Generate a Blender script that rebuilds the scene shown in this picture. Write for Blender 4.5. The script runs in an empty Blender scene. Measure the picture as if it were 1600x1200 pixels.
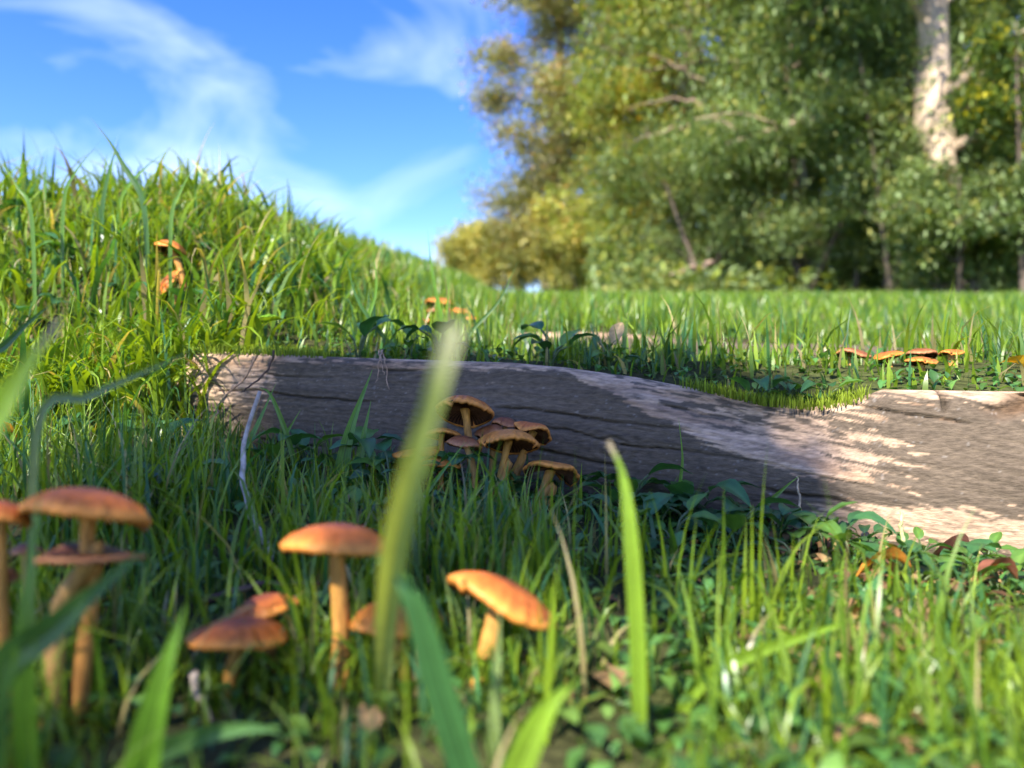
import bpy, math
import numpy as np
from mathutils import Vector, Matrix
rng = np.random.default_rng(7)
SC = bpy.context.scene
COL = SC.collection
R = math.radians
# ------------------------------------------------------------------ camera
F = 1200.0                                   # focal length in photo pixels (1600 wide)
cam = bpy.data.cameras.new("camera"); camo = bpy.data.objects.new("camera", cam); COL.objects.link(camo)
cam.sensor_width = 36; cam.lens = 27.0; cam.clip_start = 0.01; cam.clip_end = 2000
camo.location = (0, 0, 0); camo.rotation_euler = (R(90), 0, 0)
cam.dof.use_dof = True; cam.dof.focus_distance = 0.40; cam.dof.aperture_fstop = 7.4; cam.dof.aperture_blades = 0
SC.camera = camo
# ------------------------------------------------------------------ light
SUN_EL, SUN_AZ = 42.0, math.degrees(math.atan2(-0.507, -0.862))     # direction TO the sun: behind, to the side of the bank
S = Vector((-0.507*math.cos(R(SUN_EL)), -0.862*math.cos(R(SUN_EL)), math.sin(R(SUN_EL))))
sun = bpy.data.lights.new("sun", 'SUN'); sun.energy = 2.9; sun.angle = R(0.53); sun.color = (1.0, 0.94, 0.83)
suno = bpy.data.objects.new("sun", sun); COL.objects.link(suno)
suno.rotation_euler = S.to_track_quat('Z', 'Y').to_euler()
W = bpy.data.worlds.new("World"); SC.world = W; W.use_nodes = True
def nd(t, ty, **k):
    n = t.nodes.new(ty)
    for a, b in k.items():
        if a in ('operation','blend_type','data_type','noise_dimensions','sky_type','attribute_name','attribute_type','sun_disc','sun_elevation','sun_rotation','air_density','dust_density','ozone_density','altitude','clamp','distance','feature','noise_type'): setattr(n, a, b)
        else: n.inputs[a].default_value = b
    return n
def ramp(t, src, stops):
    n = t.nodes.new('ShaderNodeValToRGB'); e = n.color_ramp.elements
    while len(e) < len(stops): e.new(0.5)
    for i, (p, c) in enumerate(stops):
        e[i].position = p; e[i].color = (*c, 1) if len(c) == 3 else c
    t.links.new(src, n.inputs[0]); return n.outputs[0]
wt = W.node_tree; L = wt.links
bg = wt.nodes['Background']; bg.inputs[1].default_value = 0.15
sky = nd(wt, 'ShaderNodeTexSky', sky_type='NISHITA', sun_disc=False, sun_elevation=R(SUN_EL), sun_rotation=R(SUN_AZ),
         air_density=1.0, dust_density=0.2, ozone_density=3.0, altitude=300)
hs = nd(wt, 'ShaderNodeHueSaturation', Hue=0.524, Saturation=1.34, Value=0.52); L.new(sky.outputs[0], hs.inputs['Color'])
tc = wt.nodes.new('ShaderNodeTexCoord')
mp = wt.nodes.new('ShaderNodeMapping'); mp.inputs['Scale'].default_value = (2.0, 2.0, 4.2); mp.inputs['Location'].default_value = (0.35, 0.2, 0.55)
L.new(tc.outputs['Generated'], mp.inputs[0])
n1 = nd(wt, 'ShaderNodeTexNoise', Scale=1.7, Detail=7.0, Roughness=0.5, Distortion=0.7); L.new(mp.outputs[0], n1.inputs['Vector'])
cl = ramp(wt, n1.outputs[0], [(0.47, (0, 0, 0)), (0.88, (0.6, 0.6, 0.6))])
sx = wt.nodes.new('ShaderNodeSeparateXYZ'); L.new(tc.outputs['Generated'], sx.inputs[0])
lowr = ramp(wt, sx.outputs[2], [(0.04, (0.5, 0.5, 0.5)), (0.20, (0, 0, 0))])       # thin haze-cloud low over the land, all round
mx = nd(wt, 'ShaderNodeMath', operation='MAXIMUM'); L.new(cl, mx.inputs[0])
m2 = nd(wt, 'ShaderNodeMath', operation='MULTIPLY'); L.new(lowr, m2.inputs[0])
n2 = ramp(wt, n1.outputs[0], [(0.3, (0.35, 0.35, 0.35)), (0.6, (1, 1, 1))]); L.new(n2, m2.inputs[1]); L.new(m2.outputs[0], mx.inputs[1])
mixw = nd(wt, 'ShaderNodeMix', data_type='RGBA'); L.new(mx.outputs[0], mixw.inputs[0]); L.new(hs.outputs[0], mixw.inputs[6])
mixw.inputs[7].default_value = (3.1, 3.4, 3.9, 1)
L.new(mixw.outputs[2], bg.inputs[0])
SC.view_settings.view_transform = 'Standard'; SC.view_settings.look = 'None'; SC.view_settings.exposure = 2.3; SC.view_settings.gamma = 1
SC.cycles.use_denoising = True; SC.cycles.use_adaptive_sampling = True; SC.cycles.adaptive_threshold = 0.02
SC.cycles.max_bounces = 6; SC.cycles.transparent_max_bounces = 4; SC.cycles.diffuse_bounces = 3; SC.cycles.glossy_bounces = 2; SC.cycles.transmission_bounces = 3
SC.cycles.caustics_reflective = False; SC.cycles.caustics_refractive = False; SC.cycles.sample_clamp_indirect = 6

# ------------------------------------------------------------------ helpers
def smooth(t): t = np.clip(t, 0, 1); return t*t*(3-2*t)
def _hash(i, j, k, seed):
    h = (i.astype(np.int64)*374761393 + j.astype(np.int64)*668265263 + k.astype(np.int64)*2147483647 + seed*1274126177) & 0xffffffff
    h = ((h ^ (h >> 13))*1274126177) & 0xffffffff
    return ((h ^ (h >> 16)) & 0xffff)/65535.0
def vnoise(x, y, z=0.0, seed=0):
    x, y, z = np.broadcast_arrays(np.asarray(x, float), np.asarray(y, float), np.asarray(z, float))
    i, j, k = np.floor(x), np.floor(y), np.floor(z); fx, fy, fz = x-i, y-j, z-k
    fx, fy, fz = (f*f*(3-2*f) for f in (fx, fy, fz)); r = 0
    for a in (0, 1):
        for b in (0, 1):
            for c in (0, 1):
                r = r + _hash(i+a, j+b, k+c, seed)*(fx if a else 1-fx)*(fy if b else 1-fy)*(fz if c else 1-fz)
    return r
def fbm(x, y, z=0.0, o=4, seed=0):
    s = 0; a = 0.5; f = 1.0
    for q in range(o): s = s + a*vnoise(np.asarray(x)*f, np.asarray(y)*f, np.asarray(z)*f, seed+q*17); a *= .5; f *= 2.03
    return s/(1-.5**o)
def at(px, py, d): return Vector(((px-800)/F*d, d, (600-py)/F*d))
def hit(px, py):
    for d in np.arange(.30, 4, .004):
        p = at(px, py, d)
        if p.z <= float(gz(p.x, p.y)): return d
    return 1.0
def mesh(name, V, Fc, mat, parent=None, col=None, smoothed=True, attr=None):
    """one mesh object from vertices, faces (an int array of one width, or a list of such arrays)"""
    V = np.asarray(V, dtype=np.float32).reshape(-1, 3)
    Fl = Fc if isinstance(Fc, list) else [Fc]; Fl = [np.asarray(f, dtype=np.int32) for f in Fl if len(f)]
    me = bpy.data.meshes.new(name)
    me.vertices.add(len(V)); me.vertices.foreach_set('co', V.ravel())
    tot = sum(f.size for f in Fl); npol = sum(len(f) for f in Fl)
    me.loops.add(tot); me.polygons.add(npol)
    me.loops.foreach_set('vertex_index', np.concatenate([f.ravel() for f in Fl]))
    st, o = [], 0
    for f in Fl: st.append(o+np.arange(len(f))*f.shape[1]); o += f.size
    me.polygons.foreach_set('loop_start', np.concatenate(st).astype(np.int32))
    me.polygons.foreach_set('use_smooth', np.full(npol, smoothed))
    me.update(calc_edges=True)
    if col is not None:
        c = np.ones((len(V), 4), np.float32); c[:, :3] = col
        a = me.color_attributes.new('Col', 'FLOAT_COLOR', 'POINT'); a.data.foreach_set('color', c.ravel())
    for k, v in (attr or {}).items():
        a = me.attributes.new(k, 'FLOAT', 'POINT'); a.data.foreach_set('value', np.asarray(v, np.float32).ravel())
    me.materials.append(mat); me.validate()
    o = bpy.data.objects.new(name, me); COL.objects.link(o)
    if parent: o.parent = parent
    return o
def tag(o, label=None, cat=None, group=None, kind=None):
    for k, v in (('label', label), ('category', cat), ('group', group), ('kind', kind)):
        if v: o[k] = v
    return o
def empty(name, loc):
    o = bpy.data.objects.new(name, None); o.empty_display_size = .01; COL.objects.link(o); o.location = loc; return o
def copy_tree(o, parent=None):
    c = o.copy(); COL.objects.link(c); c.parent = parent
    for ch in list(o.children): copy_tree(ch, c)
    return c
def spline(P, n):
    """Catmull-Rom through P, n points"""
    P = np.asarray(P, float); m = len(P)
    if m == 2: t = np.linspace(0, 1, n)[:, None]; return P[0]*(1-t)+P[1]*t
    Q = np.vstack([2*P[0]-P[1], P, 2*P[-1]-P[-2]]); t = np.linspace(0, m-1, n); i = np.minimum(t.astype(int), m-2); f = (t-i)[:, None]
    a, b, c, d = Q[i], Q[i+1], Q[i+2], Q[i+3]
    return .5*((2*b)+(-a+c)*f+(2*a-5*b+4*c-d)*f**2+(-a+3*b-3*c+d)*f**3)
def tube(P, rad, seg=8, wob=0.0, seed=0):
    """verts, quads of a tapered tube along polyline P with radii rad, ends closed by a point"""
    P = np.asarray(P, float); n = len(P); rad = np.broadcast_to(np.asarray(rad, float), (n,))
    T = np.gradient(P, axis=0); T /= np.linalg.norm(T, axis=1)[:, None]+1e-12
    ref = np.array([0.31, 0.9, 0.2]) if abs(T[0, 2]) > .7 else np.array([0, 0, 1.0])
    A = np.cross(T, ref); A /= np.linalg.norm(A, axis=1)[:, None]+1e-12; B = np.cross(T, A)
    th = np.arange(seg)/seg*2*np.pi
    rr = rad[:, None]*np.ones(seg)
    if wob: rr = rr*(1+wob*(vnoise(np.arange(n)[:, None]*.6+seed, np.cos(th)*1.7+9, np.sin(th)*1.7+seed, seed)-.5)*2)
    V = P[:, None]+rr[..., None]*(np.cos(th)[None, :, None]*A[:, None]+np.sin(th)[None, :, None]*B[:, None])
    V = V.reshape(-1, 3); i = np.arange(n-1)[:, None]*seg; j = np.arange(seg)[None]; k = (np.arange(seg)+1)[None] % seg
    Q = np.stack([i+j, i+k, i+seg+k, i+seg+j], -1).reshape(-1, 4)
    V = np.vstack([V, P[0], P[-1]]); nn = n*seg
    c0 = np.stack([np.arange(1, seg+1) % seg, np.arange(seg), np.full(seg, nn)], -1)
    c1 = np.stack([(n-1)*seg+np.arange(seg), (n-1)*seg+np.arange(1, seg+1) % seg, np.full(seg, nn+1)], -1)
    return V, Q, np.vstack([c0, c1])
class Join:
    def __init__(s): s.V = []; s.Q = []; s.T = []; s.C = []; s.n = 0
    def add(s, V, Q=(), T=(), c=None):
        V = np.asarray(V).reshape(-1, 3)
        if len(Q): s.Q.append(np.asarray(Q)+s.n)
        if len(T): s.T.append(np.asarray(T)+s.n)
        if c is not None: s.C.append(np.broadcast_to(np.asarray(c, float), (len(V), 3)))
        s.V.append(V); s.n += len(V)
    def build(s, name, mat, parent=None, **k):
        f = [np.concatenate(a) for a in (s.Q, s.T) if a]
        return mesh(name, np.concatenate(s.V), f, mat, parent, col=np.concatenate(s.C) if s.C else None, **k)
# ------------------------------------------------------------------ materials
def mat(name):
    m = bpy.data.materials.new(name); m.use_nodes = True; return m, m.node_tree, m.node_tree.nodes['Principled BSDF']
def bump(t, b, h, strength, dist):
    n = nd(t, 'ShaderNodeBump', Strength=strength); n.inputs['Distance'].default_value = dist
    t.links.new(h, n.inputs['Height']); t.links.new(n.outputs[0], b.inputs['Normal'])
def leafmat(name, rough=0.45, trans=0.4, spec=0.4, tint=(1.25, 1.25, 0.45), scale=300, var=0.35):
    m, t, b = mat(name); l = t.links
    a = nd(t, 'ShaderNodeAttribute', attribute_name='Col')
    tcn = t.nodes.new('ShaderNodeTexCoord')
    n = nd(t, 'ShaderNodeTexNoise', Scale=scale, Detail=3.0); l.new(tcn.outputs['Object'], n.inputs['Vector'])
    v = nd(t, 'ShaderNodeMapRange'); v.inputs['To Min'].default_value = 1-var; v.inputs['To Max'].default_value = 1+var; l.new(n.outputs[0], v.inputs[0])
    mu = nd(t, 'ShaderNodeVectorMath', operation='SCALE'); l.new(a.outputs['Color'], mu.inputs[0]); l.new(v.outputs[0], mu.inputs['Scale'])
    l.new(mu.outputs[0], b.inputs['Base Color']); b.inputs['Roughness'].default_value = rough; b.inputs['Specular IOR Level'].default_value = spec
    tr = t.nodes.new('ShaderNodeBsdfTranslucent'); tm = nd(t, 'ShaderNodeVectorMath', operation='MULTIPLY'); l.new(mu.outputs[0], tm.inputs[0]); tm.inputs[1].default_value = tint
    l.new(tm.outputs[0], tr.inputs[0])
    mxs = t.nodes.new('ShaderNodeMixShader'); mxs.inputs[0].default_value = trans
    l.new(b.outputs[0], mxs.inputs[1]); l.new(tr.outputs[0], mxs.inputs[2]); l.new(mxs.outputs[0], t.nodes['Material Output'].inputs[0])
    return m
M_grass = leafmat('grass_blade_green', 0.36, 0.42, 0.5, (1.5, 1.35, 0.35), 220, .25)
M_leaf = leafmat('broad_leaf_green', 0.38, 0.30, 0.45, (1.4, 1.4, 0.4), 260, .3)
M_tree = leafmat('tree_leaf', 0.5, 0.35, 0.35, (1.3, 1.3, 0.5), 6, .4)
M_dead = leafmat('dead_leaf', 0.6, 0.3, 0.25, (1.5, 1.0, 0.4), 260, .55)
def colmat(name, rough, scale, var, bs=0.4, bd=0.001, spec=0.3, stretch=(1, 1, 1)):
    m, t, b = mat(name); l = t.links
    a = nd(t, 'ShaderNodeAttribute', attribute_name='Col'); tcn = t.nodes.new('ShaderNodeTexCoord')
    mpn = t.nodes.new('ShaderNodeMapping'); mpn.inputs['Scale'].default_value = stretch; l.new(tcn.outputs['Object'], mpn.inputs[0])
    n = nd(t, 'ShaderNodeTexNoise', Scale=scale, Detail=6.0, Roughness=0.62); l.new(mpn.outputs[0], n.inputs['Vector'])
    v = nd(t, 'ShaderNodeMapRange'); v.inputs['From Min'].default_value = .3; v.inputs['From Max'].default_value = .7
    v.inputs['To Min'].default_value = 1-var; v.inputs['To Max'].default_value = 1+var; l.new(n.outputs[0], v.inputs[0])
    mu = nd(t, 'ShaderNodeVectorMath', operation='SCALE'); l.new(a.outputs['Color'], mu.inputs[0]); l.new(v.outputs[0], mu.inputs['Scale'])
    l.new(mu.outputs[0], b.inputs['Base Color']); b.inputs['Roughness'].default_value = rough; b.inputs['Specular IOR Level'].default_value = spec
    bump(t, b, n.outputs[0], bs, bd); return m
M_cap = colmat('mushroom_cap_skin', 0.5, 420, 0.28, 0.35, 0.0008, 0.28)
M_gill = colmat('mushroom_gills', 0.8, 500, 0.3, 0.2, 0.0005, 0.2)
M_stem = colmat('mushroom_stem_fibre', 0.6, 500, 0.45, 0.5, 0.0008, 0.3, (1, 1, .25))
M_bark = colmat('tree_bark', 0.85, 14, 0.5, 0.8, 0.03, 0.2, (1, 1, .35))
M_twig = colmat('dry_twig', 0.75, 300, 0.4, 0.5, 0.001, 0.2)
M_log = colmat('weathered_timber', 0.8, 700, 0.38, 0.7, 0.0010, 0.2, (.22, .7, 1))
M_soil = colmat('ground_soil', 0.95, 190, 0.55, 0.9, 0.004, 0.1)
M_moss = leafmat('moss', 0.7, 0.3, 0.2, (1.3, 1.3, .4), 400, .4)

# ------------------------------------------------------------------ ground
ZT_X = np.array([-.32, -.19, -.10, 0, .03, .07, .105, .135, .160, .176, .19, .247, .40])
ZT_Z = np.array([.024, .021, .0165, .0125, .0095, .004, -.003, -.0105, -.0125, -.009, -.0028, -.0037, -.006])
ZB_X = np.array([-.32, -.19, 0, .135, .247, .40]); ZB_Z = np.array([-.025, -.040, -.064, -.079, -.092, -.10])
def zt(x): return np.interp(x, ZT_X, ZT_Z)
def zb(x): return np.interp(x, ZB_X, ZB_Z)
def yline(x): return .4435-.297*x
CA = math.cos(math.atan(.297))
def gz(x, y):
    x = np.asarray(x, float); y = np.asarray(y, float)
    yy = np.clip(y, -50, 14)
    y2 = .872-.10*np.clip(x, -.3, 1.2)                    # line of the second timber step
    path = -.045+.12*yy-.030*smooth((y-.46)/.25)*(1-smooth((y-y2)/.025))*smooth((x+.06)/.10)-.030*smooth((x-.1)/.4)*smooth((y-.5)/.3)*(1-smooth((y-1.0)/1.2))
    bank = .125*smooth((-.06-x)/.30)*smooth((y-.40)/.48)+.02*smooth((-.5-x)/3)*smooth(y)
    back = path+bank*(.80+.45*fbm(x*5, y*5, seed=23))+.006*(fbm(x*9, y*9, seed=3)-.5)*2
    s = (y-yline(np.clip(x, -.5, .5)))*CA
    xc = np.clip(x, -.32, .40)
    w = smooth(s/.10)
    back = (zt(xc)-.003)*(1-w)+back*w
    nearb = smooth((s+.30)/.30)
    front = (-.088-.006*smooth((x-.05)/.15)+.012*smooth((-.02-x)/.2))*(1-nearb)+(zb(xc)+.002)*nearb
    front = front+.005*(fbm(x*22, y*22, seed=5)-.5)*2-.02*smooth((-y)/2)
    lw = .018+.10*smooth((-.17-x)/.06)                         # crisp step at the timber, a slope where the bank takes over
    tt = smooth((s-.005+(lw-.018)*.55)/lw)
    return front*(1-tt)+back*tt
def axis(fine, lo, hi, step, far, n):
    a = np.arange(lo, hi, step); g = np.geomspace(step*1.5, far, n)
    return np.concatenate([lo-g[::-1], a, hi+g])
gx = axis(0, -.75, .75, .012, 400, 60); gy = axis(0, .0, 1.3, .011, 600, 60)
GX, GY = np.meshgrid(gx, gy); GZ = gz(GX, GY)
n0, n1_ = GX.shape; idx = np.arange(n0*n1_).reshape(n0, n1_)
Q = np.stack([idx[:-1, :-1], idx[:-1, 1:], idx[1:, 1:], idx[1:, :-1]], -1).reshape(-1, 4)
k = fbm(GX*14, GY*14, seed=9)[..., None]; k2 = fbm(GX*50, GY*50, seed=19)[..., None]
gc = np.array([.045, .032, .02])*(1-k)+np.array([.06, .075, .02])*k
gc = gc*(.6+.9*k2); far = smooth((GY-.9)/1.5)[..., None]; gc = gc*(1-far)+np.array([.06, .10, .02])*far
tag(mesh('ground', np.stack([GX, GY, GZ], -1), Q, M_soil, col=gc.reshape(-1, 3)), 'soil slope under the grass', 'ground', kind='structure')

# ------------------------------------------------------------------ timber steps
def timber(name, label, x0, x1, zt_f, zb_f, yl_f, nu, nv, seed, hero):
    u = np.linspace(x0, x1, nu); v = np.linspace(0, 1, nv); U, V = np.meshgrid(u, v)
    top = zt_f(U); bot = zb_f(U)-.03; H = top-bot
    f = np.clip(V/.8, 0, 1); r = .007
    z = bot+f*(H-r); s = -.004*np.sin(np.pi*np.clip((z-bot-.03)/(H-.03), 0, 1))
    q = np.clip((V-.8)/.1, 0, 1)*np.pi/2
    z = z+r*np.sin(q)*(V > .8); s = s+r*(1-np.cos(q))*(V > .8)
    b = np.clip((V-.9)/.1, 0, 1); s = s+.045*b; z = z-.012*b
    # the grain drifts down along the timber
    g = z+.05*U+.22*np.clip(U-.0, 0, 1)**1.4+.010*fbm(U*9, z*14, seed=seed)
    n_str = fbm(U*16, g*420, seed=seed+1); n_big = fbm(U*11, g*60, seed=seed+2); n_fine = fbm(U*60, g*1100, seed=seed+3, o=3)
    crack = np.zeros_like(U)
    for i, (gc_, w_) in enumerate([(-.052, .0009), (-.040, .0006), (-.030, .0011), (-.018, .0006), (-.008, .0008), (.004, .0006), (.012, .0007), (-.066, .001), (.022, .0008), (.032, .0007), (.041, .0009), (-.075, .0008), (.050, .0007)]):
        on = smooth((vnoise(U*17+i*7.7, np.full_like(U, i*3.1), seed=seed+40)-.58)/.15)*.8
        gg = gc_+.005*(fbm(U*30, np.full_like(U, i*2.0), seed=seed+50+i)-.5)
        crack = np.maximum(crack, on*np.exp(-((g-gg)/(w_*.7))**2))
    s = s+.0028*crack+.0007*(n_str-.5)+.0007*(n_fine-.5)+.004*(fbm(U*12, z*16, seed=seed+70)-.5)
    # worn pale sapwood: a band that runs down along the grain, the top edge, and the foot
    pale = np.zeros_like(U)
    if hero:
        zd = np.interp(U, [.00, .03, .07, .10, .13, .17, .25], [.020, .006, -.014, -.030, -.041, -.052, -.07])     # lower edge of the worn slope
        above = z-zd
        s = s+.010*smooth(above/.02)*smooth((U-.0)/.05)*(1-smooth((U-.15)/.05))
        band = np.exp(-((above-.006)/.0065)**2)*smooth((U-.005)/.03)*(1-smooth((U-.14)/.05))
        slope = smooth(above/.006)*smooth((U-.01)/.03)*(1-smooth((U-.17)/.05))*.55
        foot = np.exp(-((z-bot-.036-.012*smooth((U-.12)/.1))/.010)**2)*smooth((U-.10)/.08)
        edge = np.exp(-((top-z)/.007)**2)*.75
        hump = smooth((U-.165)/.03)*smooth((z-top+.03)/.03)*.5
        lefty = smooth((-.12-U)/.05)*.5*smooth((z-bot-.04)/.03)
        pale = np.clip(np.maximum.reduce([band*1.1, slope, foot, edge, hump, lefty]), 0, 1)
    else: pale = np.exp(-((top-z)/.006)**2)*.7*(1-smooth((U-.1)/.1))+.3*(1-smooth((U-.1)/.1))
    rot_ = np.zeros_like(U)
    if hero:
        split = np.exp(-((U-.2135-.002*(fbm(z*200, U*0, seed=2)-.5))/.0011)**2)*smooth((z-top+.013)/.006); crack = np.maximum(crack, split); s = s+.006*split
        rot_ = smooth((U-.215-.02*fbm(z*150, U*0, seed=14))/.025)*smooth((z-top+.012+.016*(fbm(U*70, z*60, seed=4)-.5))/.006)*(1-smooth((z-top+.002)/.002)); s = s+.0035*rot_+.003*rot_*fbm(U*260, z*500, seed=6)
        knot = np.sqrt(((U-.055)/1.5)**2+(z+.035)**2); s = s+.0012*np.sin(knot*1500)*np.exp(-(knot/.007)**2); crack = np.maximum(crack, .6*np.exp(-(knot/.0018)**2))
    thr = 1-pale
    n_flk = fbm(U*130, g*700, seed=seed+5, o=4); k = smooth((n_str*.30+n_flk*.45+n_big*.25-.22-.50*thr)/.07)*(pale > .03)*(.55+.45*smooth((n_flk-.35)/.2))
    dark = np.array([.100, .075, .052])*(.65+.5*n_str[..., None]+.35*n_fine[..., None])*(.85+.3*n_big[..., None])
    pl = np.array([.44, .30, .195])*(.55+.8*n_fine[..., None]); br = np.array([.22, .125, .07])
    mixb = smooth((fbm(U*13, g*90, seed=seed+8)-.5)/.15)[..., None]*.6
    pl = pl*(1-mixb)+br*mixb
    c = dark*(1-k[..., None])+pl*k[..., None]
    c = c*(1-rot_[..., None])+np.array([.11, .065, .035])*(.4+1.2*fbm(U*220, z*240, seed=7))[..., None]*rot_[..., None]
    c = c*(1-.85*crack[..., None])
    spk = (vnoise(U*900, z*900, seed=seed+60) > .93)[..., None]*.06; c = c+spk*(1-k[..., None])
    Y = yl_f(U)+s/CA; P = np.stack([U, Y, z], -1)
    i = np.arange(nu*nv).reshape(nv, nu); Qd = np.stack([i[:-1, :-1], i[:-1, 1:], i[1:, 1:], i[1:, :-1]], -1).reshape(-1, 4)
    Vv = P.reshape(-1, 3); e0 = np.array([[P[:, 0, 0].mean(), P[:, 0, 1].mean()+.03, P[:, 0, 2].mean()]]); e1 = np.array([[P[:, -1, 0].mean(), P[:, -1, 1].mean()+.03, P[:, -1, 2].mean()]])
    N = len(Vv); Vv = np.vstack([Vv, e0, e1]); cc = np.vstack([c.reshape(-1, 3), [[.2, .13, .08]]*2])
    T = np.vstack([np.stack([i[1:, 0], i[:-1, 0], np.full(nv-1, N)], -1), np.stack([i[:-1, -1], i[1:, -1], np.full(nv-1, N+1)], -1)])
    return tag(mesh(name, Vv, [Qd, T], M_log, col=cc), label, 'log')
timber('timber_step', 'dark weathered timber step with pale worn grain, mushrooms clustered at its foot', -.225, .42, zt, zb, yline, 620, 150, 11, True)
z2 = lambda x: np.interp(x, [-.1, .0, .14, .28, .57, 1.2], [.056, .057, .055, .043, .034, .02])+.002*np.sin(np.asarray(x)*23)
timber('timber_step', 'second grey timber step set in the lawn beyond the front step', -.02, 1.2, z2, lambda x: z2(x)-.045, lambda x: .86-.10*np.asarray(x), 260, 50, 33, False)

# ------------------------------------------------------------------ mushrooms
def mushroom(label, cap, width, base, tilt=(0, 0), dome=.30, wave=.04, srad=None, tone=0, via=None, up=0.0, group=None, d2=None, seed=0):
    """cap=(px,py,depth) of the cap's middle, width in photo pixels, base=(px,py[,depth]) of the stem foot; tilt = lean in degrees (to the side, towards the camera)"""
    r = np.random.default_rng(seed+int(cap[0])*7+int(cap[1])); d = cap[2]; Rr = width*d/F/2; c = np.array(at(*cap))
    bd = base[2] if len(base) > 2 else d; bp = np.array(at(base[0], base[1], bd)); gzb = float(gz(bp[0], bp[1])); bp[2] = min(bp[2], gzb+.002)-.003
    root = empty('mushroom', bp); tag(root, label, 'mushroom', group)
    rot = np.array(Matrix.Rotation(R(tilt[0]), 3, 'Y') @ Matrix.Rotation(R(tilt[1]), 3, 'X'))
    n = 72; th = np.arange(n)/n*2*np.pi; ph = r.uniform(0, 6.28, 4)
    wr = 1+wave*(np.sin(2*th+ph[0])+.6*np.sin(3*th+ph[1])+.35*np.sin(7*th+ph[2])); wz = wave*(np.sin(2*th+ph[3])+.7*np.sin(3*th+ph[1]))*1.6
    crinkle = .022*np.sin(19*th+ph[0])*np.sin(3*th+ph[1])+.016*np.sin(31*th+ph[2])-.10*np.exp(-((np.mod(th-ph[3], 6.2832)-3)/.10)**2)-.07*np.exp(-((np.mod(th-ph[2], 6.2832)-3)/.07)**2)
    rings = np.array([.0, .12, .25, .4, .55, .7, .82, .91, .965, 1.0, 1.005, .985, .95]); H = dome*2*Rr
    prof = H*(1-np.clip(rings, 0, 1)**2.9)*(1-up) - up*H*(1-np.clip(rings, 0, 1)**2)*.8 + .05*H*np.exp(-(rings/.2)**2)
    prof[-3:] = prof[-4]+np.array([-.05, -.105, -.115])*Rr
    V = []; C = []; t_ = [np.array([.43, .115, .020]), np.array([.20, .065, .022]), np.array([.50, .175, .030])][tone]
    cen = [np.array([.20, .050, .022]), np.array([.11, .036, .02]), np.array([.36, .11, .022])][tone]; rim = np.array([.56, .21, .035]) if tone != 1 else np.array([.36, .15, .06])
    for i, (q, z) in enumerate(zip(rings, prof)):
        w = q**2
        rr = Rr*q*(1+(wr-1)*w+crinkle*(q > .8)); zz = z+Rr*wz*w+Rr*crinkle*.9*(q > .8)
        V.append(np.stack([rr*np.cos(th), rr*np.sin(th), zz*np.ones(n)], -1))
        k = smooth((q-.25)/.5); k2 = smooth((q-.86)/.12); base_c = cen*(1-k)+t_*k; base_c = base_c*(1-k2)+rim*k2
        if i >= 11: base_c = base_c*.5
        mott = .72+.56*fbm(np.cos(th)*q*5+seed, np.sin(th)*q*5+ph[0], seed=int(ph[1]*99))
        C.append(base_c[None]*mott[:, None])
    m = len(rings); i = np.arange(m-1)[:, None]*n; j = np.arange(n)[None]; k_ = (np.arange(n)+1)[None] % n
    Qd = np.stack([i+j, i+k_, i+n+k_, i+n+j], -1).reshape(-1, 4)
    P = np.concatenate(V); mid = np.array([0, 0, H*.35]); P = (P-mid) @ rot.T + c - bp
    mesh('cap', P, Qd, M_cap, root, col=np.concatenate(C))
    # gills: a pleated underside running from the rim to the stem
    ng = 192; tg = np.arange(ng)/ng*2*np.pi; gr = np.array([.955, .8, .55, .3, .14]); Vg = []; Cg = []
    wrg = 1+wave*(np.sin(2*tg+ph[0])+.6*np.sin(3*tg+ph[1])+.35*np.sin(7*tg+ph[2])); wzg = wave*(np.sin(2*tg+ph[3])+.7*np.sin(3*tg+ph[1]))*1.6
    zu = np.array([-.10, -.13, -.13, -.12, -.11])*Rr+np.interp(gr, rings[:10], prof[:10])*np.array([1, .80, .62, .5, .45])
    if up: zu = np.interp(gr, rings[:10], prof[:10])-np.array([.07, .12, .14, .15, .16])*Rr
    pl = (np.arange(ng) % 4 < 2)
    for q, z in zip(gr, zu):
        dz = np.where(pl, 0, .055*Rr)*(q < .95)
        Vg.append(np.stack([Rr*q*(1+(wrg-1)*q*q)*np.cos(tg), Rr*q*(1+(wrg-1)*q*q)*np.sin(tg), z+Rr*wzg*q*q+dz], -1))
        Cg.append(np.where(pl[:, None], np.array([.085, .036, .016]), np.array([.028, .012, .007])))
    m = len(gr); i = np.arange(m-1)[:, None]*ng; j = np.arange(ng)[None]; k_ = (np.arange(ng)+1)[None] % ng
    Qg = np.stack([i+j, i+ng+j, i+ng+k_, i+k_], -1).reshape(-1, 4)
    mesh('gills', (np.concatenate(Vg)-mid) @ rot.T + c - bp, Qg, M_gill, root, col=np.concatenate(Cg), smoothed=False)
    sr = srad*d/F if srad else Rr*.13
    topp = c+rot @ (np.array([0, 0, zu[-1]+.05*Rr])-mid); pts = [bp]
    for v in (via or []): pts.append(np.array(at(v[0], v[1], v[2] if len(v) > 2 else (d+bd)/2)))
    below = topp-rot @ np.array([0, 0, 1])*Rr*.35
    if not via: pts.append((bp+below)/2+np.array([r.uniform(-1, 1), r.uniform(-1, 1), 0])*Rr*.10)
    pts += [below, topp] if not via else [topp]
    Pp = spline(pts, 26); tt = np.linspace(0, 1, 26)
    V, Qs, T = tube(Pp, sr*(1.12-.28*tt+.35*np.exp(-((1-tt)/.06)**2)+.25*np.exp(-(tt/.08)**2)), 12, .12, int(cap[0]))
    cs = np.array([.48, .23, .05])*(1-tt[:, None]*.1) if tone != 1 else np.array([.40, .22, .07])*np.ones((26, 1))
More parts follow.
